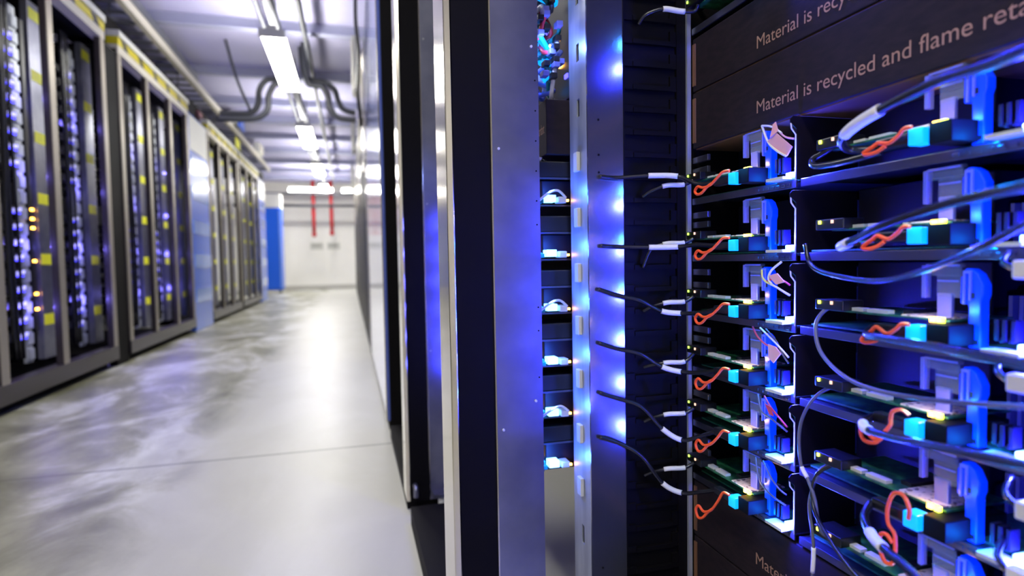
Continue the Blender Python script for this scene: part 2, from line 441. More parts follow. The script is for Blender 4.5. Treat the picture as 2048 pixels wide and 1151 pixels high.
# ------------------------------------------------------------------ left rack row
LXF = -1.83
def left_rack(posts, name_label, rails):
    y0, y1 = posts[0], posts[-1] + .085
    t = thing('server_rack', name_label, 'server rack', (LXF, y0, 0), 'triplet racks on the left of the aisle')
    Y = lambda y: y - y0
    for p in posts:
        po = MB().box(-.045, -.004, Y(p), Y(p) + .085, .06, 2.64).build('post', M['frame_dark'], t, .004)
        MB().box(-.004, 0, Y(p) + .004, Y(p) + .081, .17, 2.6).build('lit_face', M['post_lit'], po)  # lamp light on the dark post put into a lighter face
    MB().box(-.08, .006, 0, Y(y1), 2.6, 2.67).build('top_beam', M['cream'], t, .004)
    MB().box(-.08, .004, 0, Y(y1), .06, .17).build('base_beam', M['frame_dark'], t, .004)
    MB().box(-1.0, -.08, .02, Y(y1) - .02, 0, .07).build('plinth', M['black_matte'], t)
    MB().box(-1.02, -1.0, 0, Y(y1), .06, 2.62).build('back_panel', M['black_matte'], t)
    MB().box(-1.0, -.08, 0, Y(y1), 2.62, 2.65).build('roof_panel', M['black_matte'], t)
    MB().box(.004, .008, 0, Y(y1), 2.675, 2.73).box(-.08, .004, 0, Y(y1), 2.67, 2.735).build('hazard_strip', M['hazard'], t)
    MB().box(-.08, .02, 0, Y(y1), 2.737, 2.79).build('top_edge', M['white'], t, .004)
    for c in rails:
        ry = Y(c)
        r = MB().box(-.19, -.15, ry - .085, ry + .085, .2, 2.56).build('label_rail', M['galv'], t)
        for k in range(6):
            z = .46 + .404 * k
            MB().box(-.15, -.147, ry - .068, ry + .062, z - .036, z + .036).build('yellow_label', M['yellow_label'], r)
        dk = MB().box(-.19, -.172, ry - .265, ry - .19, .2, 2.45)
        for k in range(22):
            dk.box(-.172, -.160, ry - .262, ry - .193, .22 + k * .1, .29 + k * .1)
        dk.build('cable_duct', M['galv_light'], t)
    return t
# (posts are given by the aisle-side face; the rails sit 15 cm deeper)
TRIPLETS = [
    ([3.02, 3.78, 4.50, 5.36], 'dark triplet rack nearest on the left side of the aisle', [4.69, 5.49]),
    ([5.72, 6.43, 7.18, 7.86], 'dark triplet rack on the left just before the blue striped screen', [6.72, 7.43, 8.08]),
    ([8.92, 9.64, 10.36, 11.10], 'dark triplet rack on the left just beyond the blue striped screen', [9.9, 10.68, 11.44]),
    ([11.32, 12.06, 12.78, 13.5], 'dark triplet rack farthest down the left side', [12.62, 13.4, 14.1])]
for p, l, f in TRIPLETS:
    left_rack(p, l, f)
tag(MB().box(LXF - .07, LXF - .01, 5.43, 5.71, 0, 2.6).build('filler_column', M['black_matte'], bevel=.01), 'black column filling the gap between the two nearest left racks', 'column')

# server sleds stacked in the left racks: a dark nose, a white cable label given a glow and a blue light each
def left_sled():
    t = thing('server_sled', 'sled', 'server', (0, 0, 0))
    MB().box(-.5, 0, -.24, -.002, 0, .05).build('body', M['black_plastic'], t)
    MB().prism([(-.10, .008), (-.005, .020), (-.005, .042), (-.10, .030)], 'x', .0, .012).build('label_sleeve', M['label_glow'], t)
    MB().box(0, .006, -.12, -.006, .001, .007).build('status_light', M['led_blue'], t)
    return t
bays = [(4.69, 'middle bay of the nearest left rack'),
        (5.49, 'third bay of the nearest left rack'),
        (6.72, 'first bay of the second left rack'),
        (7.43, 'middle bay of the second left rack')]
proto = left_sled()
first = True
for by, nm in bays:
    for k in range(20):
        if k in (9, 10):
            continue
        s = proto if first else copy_tree(proto)
        first = False
        s.location = (LXF - .16, by - .28, .36 + k * .098)
        tag(s, 'dark blue-lit server sled in the ' + nm, 'server', 'sleds in the ' + nm)
for by, nm in bays + [(8.08, 'third bay of the second left rack')]:
    for z in (.55, .95, 1.4, 1.9):
        point('rack_light', (LXF - .09, by - .22, z), (.2, .17, 1.0), 1.35 - .4 * z, 0.0)
# bundles of dark cable hanging at the side of those bays, and orange lights
for by, nm in bays:
    mb = MB()
    for k in range(5):
        x, y = LXF - .12 - .02 * (k % 2), by - .50 + .022 * k
        mb.tube(smooth_path([(x, y, .25), (x + random.uniform(-.01, .01), y + random.uniform(-.015, .015), 1.0), (x, y + random.uniform(-.015, .015), 1.7), (x, y, 2.5)], 4), .009, 6)
    tag(mb.build('cable_bundle', M['cable_black']), 'vertical dark cables in the ' + nm, 'cable')
for k, z in enumerate((.9, 1.135, 1.2, 1.265)):
    pass
t = thing('power_strip', 'black power strip with orange lights in the middle bay of the nearest left rack', 'power strip', (LXF - .165, 4.56, .4))
MB().box(-.03, 0, -.022, .022, 0, 2.0).build('housing', M['black_plastic'], t)
for z in (.13, .23, .445, .66, .72, .78):
    MB().box(0, .008, -.014, .014, z, z + .014).build('orange_light', M['led_orange'], t)

# blue panel with painted reflections between the second and the third left rack, and one more at the end
def blue_screen(y0, y1, label):
    t = thing('striped_screen', label, 'screen', (LXF, y0, 0), 'blue striped screens in the left row')
    MB().box(-.06, 0, 0, y1 - y0, 0, 2.66).build('sheet', M['blue'], t, .004)
    MB().box(0, .006, .03, y1 - y0 - .03, 2.22, 2.64).build('white_glare', M['white'], t)  # overexposed light at the top painted as a white area
    for z in (.35, .78, 1.2, 1.62, 1.98):
        MB().box(0, .008, .03, y1 - y0 - .03, z, z + .17).build('reflection_band', M['blue_light'], t)  # pale reflections painted onto the blue sheet
    return t
blue_screen(7.95, 8.88, 'blue screen with painted reflection bands between two left racks')
blue_screen(13.62, 14.5, 'blue screen with painted reflection bands at the far end of the left racks')

# tray and rails above the left racks
t = thing('cable_tray', 'long cream cable tray running above the left racks', 'cable tray', (LXF, 0, 3.0))
MB().box(-.03, .03, 1.5, 15.5, .06, .15).build('side_rail', M['cream'], t, .004)
MB().box(-.45, -.42, 1.5, 15.5, .06, .15).build('side_rail', M['cream'], t, .004)
rg = MB().box(-.42, -.03, 0, .03, .07, .09).build('rung', M['grey'], t, loc=(0, 1.6, 0))
for k in range(1, 56):
    r_ = rg.copy(); C.objects.link(r_); r_.location = (0, 1.6 + k * .25, 0)
for y in (2.5, 4.5, 6.2, 8.4, 10.5, 12.6, 14.6):
    MB().cyl((-.2, y, .08), (-.2, y, .42), .008, 8).build('threaded_rod', M['grey'], t)
tag(MB().box(LXF - .04, LXF - .0, 1.5, 8.6, 3.2, 3.28).build('ceiling_rail', M['grey'], bevel=.004), 'grey rail just above the cream cable tray', 'rail')
tag(MB().box(LXF - .5, LXF - .12, 1.5, 15.4, 2.80, 2.98).build('cable_trough', M['black_matte'], bevel=.01), 'dark cable trough lying on top of the left racks', 'trough')
for y, z, c, nm in ((6.9, 2.86, 'wire_red', 'nearer'), (9.0, 2.86, 'wire_red', 'farther')):
    t = thing('junction_box', nm + ' small red junction box on the dark trough above the left racks', 'box', (LXF - .1, y, z), 'red boxes above the left racks')
    MB().box(-.02, .02, -.1, .1, -.045, .045).build('body', mat('dull_red_box', lin(120, 70, 75), .5), t, .004)
    MB().box(.02, .025, -.08, .08, -.03, .03).build('lid', mat('dull_red_lid', lin(135, 80, 84), .5), t)
t = thing('fixture_box', 'white box with blue side on the tray above the left racks', 'box', (LXF + .04, 11.0, 3.16))
MB().box(-.08, .06, -.25, .25, 0, .2).build('body', M['white'], t, .006)
MB().box(.06, .09, -.25, .25, -.06, .16).build('blue_side', M['blue'], t, .004)
t = thing('warning_sign', 'small yellow sign on the edge above the left racks', 'sign', (LXF + .03, 11.1, 2.8))
MB().box(0, .006, -.22, .22, 0, .16).build('plate', M['yellow_label'], t)
MB().box(-.01, 0, -.03, .03, -.01, .1).build('bracket', M['grey'], t)
t = thing('fixture_box', 'white box on the tray above the farthest left rack', 'box', (LXF + .03, 13.6, 3.152))
MB().box(-.06, .06, -.3, .3, 0, .2).build('body', M['white'], t, .006)
MB().box(.06, .07, -.26, .26, .03, .17).build('cover', M['cream'], t)

# ------------------------------------------------------------------ right rack row
XE = 0.155                      # aisle-side edge of the row
WY = 0.955                      # camera-facing side wall of the near rack
def dividing_panel(y, label, foot):
    """the tall side of a rack seen from its narrow face: aluminium cap, black sheet, galvanised sheet"""
    t = thing('server_rack', label, 'server rack', (0, y, 0), 'racks of the right row')
    MB().prism([(XE, .002), (XE + .012, .0), (XE + .012, .115), (XE, .113)], 'z', .03, 2.62).build('end_cap', M['alu'], t, .002)
    MB().box(XE + .012, .229, 0, .012, .03, 2.62).build('black_panel', M['black'], t)
    MB().box(.229, .2315, -.002, .004, .03, 2.62).build('edge_trim', M['alu'], t)
    g = MB().box(.2315, .313, .0, .004, .03, 2.62).box(.311, .313, .004, .03, .03, 2.62).build('galvanised_panel', M['galv'], t)
    for x, z in ((.301, 1.155), (.242, .985), (.300, .56), (.242, .515), (.298, 1.42), (.242, 1.5)):
        MB().cyl((x, .001, z), (x, -.003, z), .0022, 10).build('screw', M['chip_white'], t)
    for z in (.6, .68, .72, .86, .9, .95, 1.0, 1.05, 1.1):
        MB().cyl((.307, .001, z), (.307, -.0006, z), .0014, 8).build('hole', M['black_matte'], t)
    MB().box(XE + .002, XE + .11, .016, .835, .0, .055).build('plinth', M['black_matte'], t)
    MB().box(1.18, 1.2, .09, .835, .0, 2.62).build('back_panel', M['black_matte'], t)
    MB().box(XE, 1.2, .09, .835, 2.62, 2.66).build('roof_panel', M['black_matte'], t)
    if foot:
        f = MB().cyl((.262, -.03, 0.0), (.262, -.03, .05), .011, 12).cyl((.262, -.03, 0.0), (.262, -.03, .014), .022, 14).build('levelling_foot', M['white'], t)
        MB().box(.235, .30, -.05, -.002, .05, .062).build('foot_bracket', M['galv'], t)
        MB().tube([(.18, -.02, .09), (.18, -.045, .09), (.18, -.045, .06)], .008, 8).build('latch', M['galv'], t)
    return t
dividing_panel(WY, 'second rack of the right row, behind the wide blue-lit metal panel', False)
dividing_panel(1.892, 'third rack of the right row, its steel panel standing on a white foot', True)

# polished closed door farther down
def closed_rack(y0, y1, label, m, strip, upper=False):
    t = thing('server_rack', label, 'server rack', (0, y0, 0), 'racks of the right row')
    L = y1 - y0
    MB().box(XE + .012, 1.2, 0, L, .0, 2.62).build('cabinet_body', M['black_matte'], t)
    MB().box(XE, XE + .012, .01, L - .01, .04, 2.6).build('door', m, t, .003)
    MB().box(XE - .006, XE, .01, .01 + strip, .04, 2.6).build('edge_trim', M['alu'], t)
    MB().box(XE + .006, XE + .012, 0, L, 0, .04).build('kick_plate', M['black_matte'], t)
    if upper:
        MB().box(XE - .008, XE, .05, L * .55, 1.72, 2.6).build('reflection_plate', M['alu'], t, .003)  # shape added for the ceiling's reflection on the dark door
    return t
t = closed_rack(2.86, 5.1, 'fourth rack of the right row with a polished door that mirrors the lamps', M['steel_door'], .04)
y = 5.16
words = ['fifth', 'sixth', 'seventh', 'eighth', 'ninth', 'tenth']
for i in range(6):
    closed_rack(y, y + 2.0, words[i] + ' rack of the right row, dark closed door under a plate added as reflection', M['door_black'], .05, True)
    y += 2.05
# white boxes and a hanging cable at the top of the far right racks
for i, (yy, z0, z1) in enumerate(((6.0, 2.45, 2.95), (8.6, 2.35, 2.8), (12.0, 2.2, 2.7))):
    t = thing('cable_cover', ['nearest', 'middle', 'farthest'][i] + ' pale upright cover above the far right racks', 'cover', (XE - .06, yy, z0), 'covers above the right racks')
    MB().box(-.02, .03, -.15, .15, 0, z1 - z0).build('shell', M['white'], t, .006)
    MB().box(-.026, -.02, -.12, .12, .03, z1 - z0 - .03).build('lid', M['cream'], t)
mb = MB().tube(smooth_path([(XE - .03, 5.2, ZC), (XE - .05, 5.25, 2.9), (XE - .03, 5.3, 2.6), (XE - .045, 5.35, 2.3), (XE - .025, 5.4, 2.0)], 5), .015, 8)
tag(mb.build('hanging_cable', M['cable_black']), 'black cable hanging down at the aisle edge of the right racks', 'cable')

# ------------------------------------------------------------------ the near rack
SX = 0.60                        # plane of the sled faces
rk = thing('server_rack', 'nearest rack on the right, open, with slotted side and grey steel post', 'server rack', (0, 0, 0), 'racks of the right row')
# grey post: aisle face with slots, wide face towards the viewer
pf = MB()
ZB, ZT = .0, 2.62
slots = [(.277, .312), (1.054, 1.085), (1.151, 1.182), (1.25, 1.28), (1.35, 1.38), (1.45, 1.48)]
zs_ = [ZB] + [z for s in slots for z in s] + [ZT]
for i in range(0, len(zs_) - 1, 2):
    pf.box(.400, .403, WY + .002, WY + .082, zs_[i], zs_[i + 1])
for a, b in slots:
    pf.box(.400, .403, WY + .002, WY + .034, a, b)
    pf.box(.400, .403, WY + .046, WY + .082, a, b)
pf.box(.403, .44, WY + .078, WY + .082, ZB, ZT)
pf.build('post_face', M['galv_light'], rk)
MB().box(.400, .467, WY - .002, WY + .002, ZB, ZT).build('post_side', M['post_mirror'], rk)
for x, z in ((.42, 1.04), (.42, .98), (.42, .95), (.43, 1.3), (.42, .25)):
    MB().cyl((x, WY - .002, z), (x, WY - .0028, z), .002, 8).build('hole', M['black_matte'], rk)
for zt in (.974, .875, .776, .681, .584, .483, .385):
    tb = MB().box(.393, .400, WY + .032, WY + .05, zt - .017, zt + .017).build('shelf_clip', M['chip_white'], rk, .0015)
# slotted black side wall
sl = MB()
z = .03
sl.box(.467, .59, WY + .004, WY + .006, .03, 2.62)
k = 0
while z < 2.6:
    sl.box(.470, .487, WY - .001, WY + .004, z, z + .012)
    sl.box(.487, .560, WY - .003, WY + .004, z, z + .008)
    sl.box(.560, .572, WY - .001, WY + .004, z, z + .026)
    z += .0395
sl.box(.467, .470, WY - .003, WY + .004, .03, 2.62).box(.572, .59, WY - .003, WY + .004, .03, 2.62)
sl.build('slotted_side', M['black'], rk)
MB().box(.59, .5975, WY - .008, WY + .01, .03, 2.62).build('support_rail', M['galv_light'], rk)
MB().box(.5975, 1.18, WY - .002, WY + .006, .03, 2.62).build('side_panel', M['black_matte'], rk)
MB().box(1.18, 1.2, .02, WY, .03, 2.62).build('back_panel', M['black_matte'], rk)
MB().box(.40, 1.2, .02, WY, 2.62, 2.66).build('roof_panel', M['black_matte'], rk)
MB().box(.47, 1.2, .02, WY, .0, .03).build('plinth', M['black_matte'], rk)
MB().box(.47, 1.2, .0, .02, .0, 2.62).build('side_panel', M['black_matte'], rk)
for a in (1.262, .972, .952, .874, .857, .773, .750, .671, .653, .573, .553, .473, .453):
    MB().box(.600, .606, .900, WY - .008, a - .0045, a + .006).build('shelf_stub', M['tray'], rk, .0008)

# ---- sleds
SHELF = [.904, .803, .702, .602, .504, .406]
ORD = ['first', 'second', 'third', 'fourth', 'fifth', 'sixth']
UY = {'left': .985, 'right': .682}
def build_sled(side):
    """local frame: +x into the rack, y = -u (picture right), z up from the shelf"""
    t = thing('server_sled', 'x', 'server')
    u0 = .042 if side == 'left' else .004
    b = lambda mb, d0, d1, ua, ub, z0, z1: mb.box(d0, d1, -ua, -ub, z0, z1)
    tr = MB()
    b(tr, 0, .5, u0, .298, -.003, 0)
    b(tr, -.003, 0, u0, .298, -.010, .001)
    b(tr, .5, .502, u0, .298, -.003, .05)
    for k in range(7):
        b(tr, -.0045, -.003, .215 + k * .011, .222 + k * .011, -.007, -.003)
    tr.build('tray', M['tray'], t, .0006)
    b(MB(), .012, .45, u0 + .004, .292, .002, .0045).build('circuit_board', M['pcb'], t)
    # drive face behind the connectors
    dv = MB()
    b(dv, .09, .46, u0 + .004, .19, .006, .088)
    b(dv, .14, .46, .19, .292, .006, .08)
    dv.build('drive_cage', M['sled_face'], t, .002)
    # network card standing over the tray edge
    cd = b(MB(), -.012, .075, .068, .222, .0275, .0295).build('network_card', M['pcb'], t)
    ca = MB()
    for ua, ub in ((.088, .112), (.118, .146)):
        b(ca, -.008, .002, ua, ub, .0295, .0335)
    ca.build('connector_strip', M['chip_white'], cd)
    b(MB(), -.011, .05, .166, .216, .0295, .0312).build('card_label', M['card_label'], cd)
    b(MB(), .01, .06, .15, .163, .0295, .034).build('chip', M['chip_black'], cd)
    b(MB(), -.0165, -.012, .2035, .2095, .0265, .0315).build('orange_light', M['led_orange'], cd)
    b(MB(), -.0165, -.012, .212, .217, .0265, .0315).build('yellow_light', M['led_yellow'], cd)
    # black module with status lights
    md = MB()
    b(md, -.022, .01, .052, .096, .029, .042)
    md.build('module', M['black_plastic'], t, .0012)
    b(MB(), -.0235, -.022, .058, .061, .0365, .0405).build('green_light', M['led_green'] if side == 'left' else M['led_yellow'], t)
    b(MB(), -.0235, -.022, .078, .081, .0365, .0405).build('amber_light', M['led_amber'], t)
    # cage that takes the plug
    cg = MB()
    b(cg, -.034, .05, .214, .238, .005, .0265)
    cg.build('plug_cage', M['black_matte'], t, .001)
    # clear latch: cap, short lip and frosted stem
    lt = MB()
    d0, d1 = .0, .0075
    b(lt, d0, d1, .184, .223, .083, .087)
    b(lt, d0, d0 + .0025, .184, .223, .074, .083)
    b(lt, d0, d0 + .0025, .197, .223, .052, .075)
    lt.build('latch_cap', M['clear'], t, .0012)
    lr = MB()
    b(lr, d0 - .001, d1, .181, .1855, .050, .085)
    b(lr, d0 - .001, d0, .1855, .222, .084, .0862)
    b(lr, d0 - .0012, d0, .199, .222, .068, .070)
    lr.build('latch_rim', M['lilac'], t, .0006)
    st = MB()
    b(st, d0 + .001, d0 + .006, .197, .213, .024, .056)
    st.build('latch_stem', M['lilac'], t, .0012)
    # blue plastic handle, the LED light on it put in as glow
    lp = MB()
    lp.prism([(-.231, .002), (-.2435, .002), (-.2435, .050), (-.2455, .056), (-.2455, .066), (-.240, .077), (-.233, .082), (-.227, .082), (-.227, .05), (-.231, .044)], 'x', .0, .012)
    b(lp, .002, .012, .221, .2285, .046, .074)
    lp.build('glow_handle', M['pillar'], t, .0015)
    fr_ = MB()
    b(fr_, -.002, .0, .2265, .2285, .046, .080)
    b(fr_, -.002, .0, .2325, .2345, .050, .080)
    b(fr_, -.002, .0, .2285, .2325, .077, .080)
    fr_.build('pillar_clip', M['lilac'], t)
    b(MB(), -.0006, .0, .2335, .2415, .006, .011).build('pillar_slot', M['chip_black'], t)
    b(MB(), -.0006, .0, .2335, .2375, .052, .058).build('pillar_slot', M['chip_black'], t)
    # small parts on the board
    sp = MB()
    for ua in (.262, .269, .277):
        b(sp, -.008, .004, ua, ua + .0035, .014, .034)
    for ua in (.2655, .2735):
        b(sp, -.006, .002, ua, ua + .003, .012, .017)
    sp.build('pin_header', M['lilac'] if False else M['sled_face'], t)
    b(MB(), -.02, .0, .258, .292, .002, .006).build('edge_connector', M['chip_white'], t)
    b(MB(), -.006, .010, .281, .295, .004, .012).build('light_block', M['led_block'], t, .001)
    # thin hooked divider plate
    hk = MB()
    hk.prism([(-.004, .001), (.10, .001), (.10, .087), (.010, .087), (-.010, .087), (-.014, .083), (-.014, .078), (-.004, .070)], 'y', -.300, -.2985)
    hk.build('hook_plate', M['sled_face'], t)
    hr = MB().tube([(-.0045, -.299, .0), (-.0045, -.299, .062), (-.0115, -.299, .070), (-.0125, -.299, .079), (-.008, -.299, .0862), (.012, -.299, .0862)], .0011, 6)
    hr.build('hook_edge', M['sleeve'], t)
    # rear heat sink
    hs = MB()
    for k in range(8):
        b(hs, .1, .138, .20 + k * .011, .204 + k * .011, .0045, .05)
    hs.build('heat_sink', M['grey'], t)
    # the lights themselves
    point('blue_led_light', (-.012, -.294, .014), (.025, .03, 1.0), LED_WATT, .003, t)
    point('pillar_led_light', (-.012, -.250, .010), (.0, .20, 1.0), LED_WATT * .07, .003, t)
    point('plug_led_light', (-.045, -.206, .036), (.04, .35, 1.0), LED_WATT * .05, .003, t)
    point('card_led_light', (-.022, -.207, .038), (1.0, .5, .08), LED_WATT * .012, .002, t)
    return t
proto_s = {s: build_sled(s) for s in UY}
used = {'left': False, 'right': False}
for i, zz in enumerate(SHELF):
    for side in UY:
        o = proto_s[side] if not used[side] else copy_tree(proto_s[side])
        used[side] = True
        o.location = (SX, UY[side], zz)
        tag(o, '%s-column server sled on the %s shelf below the lettered panels' % (side, ORD[i]), 'server', 'sleds of the near rack')
o = copy_tree(proto_s['left'])
o.location = (SX, UY['left'], 1.203)
tag(o, 'server sled above the lettered panels, cut by the top of the picture', 'server', 'sleds of the near rack')

# ---- filler panels with lettering
TEXT = 'Material is recycled and flame retardant'
def lettering(parent, y0, z0, length, cap, x):
    cu = bpy.data.curves.new('lettering', 'FONT')
    cu.body = TEXT
    cu.size = 1.0
    cu.extrude = 0.0
    tmp = bpy.data.objects.new('lettering_tmp', cu)
    C.objects.link(tmp)
    bpy.context.view_layer.update()
    dg = bpy.context.evaluated_depsgraph_get()
    me = bpy.data.meshes.new_from_object(tmp.evaluated_get(dg))
    bpy.data.objects.remove(tmp)
    xs = [v.co.x for v in me.vertices]
    sx_ = length / (max(xs) - min(xs)); x0 = min(xs)
    sz_ = cap / 0.73
    for v in me.vertices:
        u, h = (v.co.x - x0) * sx_, v.co.y * sz_
        v.co = Vector((x, y0 - u, z0 + h))
    me.name = 'lettering'
    me.materials.clear(); me.materials.append(M['ink'])
    o = bpy.data.objects.new('lettering', me)
    C.objects.link(o); o.parent = parent
    return o
TL = .432
def filler(z0, z1, label, under):
    t = thing('filler_panel', label, 'panel', (SX, 0, z0), 'lettered filler panels')
    MB().box(.0, .14, .06, .945, .0005, z1 - z0).build('board', M['filler'], t, .0015)
    MB().box(.004, .136, .064, .941, -.0015, .0005).build('underside', M['filler_under'], t)
    MB().box(-.002, 0, .935, .943, .01, z1 - z0 - .01).build('edge_strip', M['filler_under'], t)
    return t
f1 = filler(.9935, 1.0915, 'lower dark brown panel reading Material is recycled and flame retardant', True)
lettering(f1, .772, 1.0155 - .9935, TL, .0195, -.0006)
f2 = filler(1.0935, 1.1865, 'upper dark brown panel reading Material is recycled and flame retardant', True)
lettering(f2, .772, 1.1115 - 1.0935, TL, .0195, -.0006)
f3 = filler(.290, .392, 'dark brown lettered panel below the lowest server shelf', True)
lettering(f3, .772, .32 - .29, TL, .0195, -.0006)
f4 = filler(.185, .288, 'lowest dark brown lettered panel near the picture bottom', True)
lettering(f4, .772, .03, TL, .0195, -.0006)

# ---- cables of the near rack
def cable(label, pts, r, sleeve=None, group=None, plug=None, loop=None, m='cable_black', n=8):
    t = thing('cable', label, 'cable', (0, 0, 0), group)
    path = smooth_path(pts, n)
    MB().tube(path, r, 8).build('cord', M[m], t)
    if sleeve:
        a, b = sleeve
        L = len(path) - 1
        seg = path[int(a * L):int(b * L) + 1]
        MB().tube(seg, r * 1.28, 10).build('label_sleeve', M['sleeve'], t)
    if plug:
        x, y, z = plug
        MB().box(x - .008, x + .010, y - .001, y + .016, z - .0085, z + .0085).build('plug', M['cyan_glow'], t, .0012)
        MB().box(x - .006, x + .008, y + .016, y + .058, z - .006, z + .006).build('plug_boot', M['cable_black'], t, .002)
    if loop:
        MB().tube(smooth_path(loop, 6), .0022, 8).build('pull_loop', M['orange'], t)
    return t
rnd = random.Random(3)
swoop = [(.036, .038, .035), (.018, .016, .016), (.034, .012, .002), (.040, .020, .0), (.050, .018, -.022), (.069, .014, -.018)]
drop = [0.0, 0.002, .004, .010, .014, .026]
for i, zz in enumerate(SHELF):
    a0, a1, a2 = swoop[i]
    py, pz = .771, zz + .0145
    if i < 2:
        pts = [(.420, .9475, zz + a0 + .002), (.45, .944, zz + a0), (.50, .925, zz + a1), (.545, .905, zz + a2), (.560, .87, zz + .018), (.568, .826, pz)]
        sl_ = (.42, .60)
    else:
        pts = [(.415, .9475, zz + a0 + .012), (.45, .940, zz + a0), (.485, .928, zz + a0 * .6 + a1 * .35), (.522, .922, zz + a1 * .4 + a2 * .5), (.55, .905, zz + a2), (.563, .87, zz + a2 * .5 + .004), (.568, .826, pz)]
        sl_ = (.50, .68)
    d = drop[i]
    # pull loop: a strap from the plug with an eye at its end
    ly = .838 + rnd.uniform(-.004, .004)
    eye = .006 + .0016 * i
    loop = [(.556, .778, zz + .026), (.553, .790, zz + .0255), (.550, .800, zz + .018 - d * .4), (.548, .815, zz + .009 - d * .8), (.546, .832, zz + .008 - d - eye * .2),
            (.545, .845, zz + .010 - d), (.545, .853, zz + .006 - d - eye * .4), (.545, .847, zz + .004 - d - eye), (.546, .836, zz + .003 - d - eye * .7), (.548, .824, zz + .007 - d), (.549, .814, zz + .011 - d * .8)]
    cable('black cable with orange pull loop plugged into the left sled of the %s shelf' % ORD[i], pts, .0036, sl_, 'cables with orange loops',
          (.568, py, pz), loop)
    bz = [.022, .022, .020, .014, .020, .020][i]
    st = (.500, .947, zz + (.004 if i != 1 else -.02))
    cable('short black cable from the slotted side to the left sled of the %s shelf' % ORD[i],
          [st, (.512, .938, zz + bz * .6), (.535, .925, zz + bz), (.565, .918, zz + bz + .001), (.583, .912, zz + .032), (.586, .905, zz + .036)], .0032, (.36, .62), 'short cables at the slotted side')
cable('short black cable with white sleeve at the top of the slotted side',
      [(.495, .947, 1.205), (.505, .938, 1.219), (.53, .925, 1.226), (.56, .918, 1.222), (.583, .912, 1.222), (.586, .905, 1.232)], .0036, (.40, .66), 'short cables at the slotted side')

def rloop(zz, kind):
    """orange loops of the right column, each lies differently"""
    if kind < 3:
        e = .004 + kind * .0035
        return [(0.556, .478, zz + .030), (0.555, .488, zz + .030), (0.554, .496, zz + .020), (0.552, .508, zz + .011), (0.550, .522, zz + .010 + e), (0.549, .530, zz + .008 + e * .4),
                (0.549, .538, zz + .006), (0.549, .546, zz + .006 - e), (0.549, .540, zz + .002 - e), (0.550, .524, zz + .002 - e * .5), (0.551, .512, zz + .007)]
    if kind == 3:
        return [(0.558, .478, zz + .030), (0.556, .488, zz + .034), (0.554, .499, zz + .030), (0.554, .502, zz + .022), (0.552, .500, zz + .016), (0.550, .508, zz + .006), (0.549, .522, zz - .004), (0.548, .534, zz + .002),
                (0.548, .541, zz + .007), (0.548, .545, zz - .001), (0.548, .538, zz - .009), (0.549, .522, zz - .008), (0.550, .512, zz - .001)]
    return [(0.558, .477, zz + .018), (0.556, .474, zz + .030), (0.555, .482, zz + .042), (0.554, .496, zz + .040), (0.554, .505, zz + .022), (0.553, .503, zz + .006), (0.553, .493, zz - .002),
            (0.552, .490, zz - .010), (0.550, .488, zz - .022), (0.550, .492, zz - .034), (0.549, .503, zz - .036), (0.549, .511, zz - .024), (0.549, .511, zz - .010), (0.550, .502, zz - .006), (0.550, .492, zz - .012)]
RC = {0: ([(.565, .53, .916), (.545, .545, .918), (.525, .535, .926), (.513, .505, .935), (.503, .455, .943), (.492, .40, .947), (.475, .345, .943), (.455, .30, .940), (.42, .25, .934)], .0048, (.30, .47)),
      1: ([(.565, .53, .815), (.540, .538, .812), (.520, .530, .809), (.500, .49, .816), (.487, .447, .827), (.472, .372, .840), (.450, .302, .845), (.42, .25, .846)], .0042, (.26, .38)),
      2: ([(.565, .53, .718), (.545, .52, .712), (.525, .48, .714), (.500, .41, .717), (.465, .31, .719), (.43, .24, .721)], .0042, None),
      3: ([(.565, .53, .617), (.548, .525, .613), (.532, .505, .612), (.515, .46, .618), (.495, .41, .628), (.460, .305, .648), (.43, .24, .66)], .0042, (.20, .36)),
      4: ([(.565, .53, .517), (.545, .52, .508), (.525, .49, .502), (.510, .458, .503), (.492, .415, .506), (.460, .35, .510), (.42, .26, .512)], .0045, (.30, .46)),
      5: ([(.565, .53, .42), (.545, .52, .412), (.525, .49, .406), (.50, .45, .40), (.46, .35, .39)], .0042, None)}
for i, zz in enumerate(SHELF):
    pts, r, sl_ = RC[i]
    cable('black cable with orange pull loop plugged into the right sled of the %s shelf' % ORD[i], pts, r, sl_, 'cables with orange loops',
          (.568, .470, zz + .0155), [(x, .478 + (y - .478) * .76, zz + .016 + (z - zz - .016) * (.62 if i in (0, 1, 2, 5) else 1.0)) for x, y, z in rloop(zz, i if i < 5 else 2)])
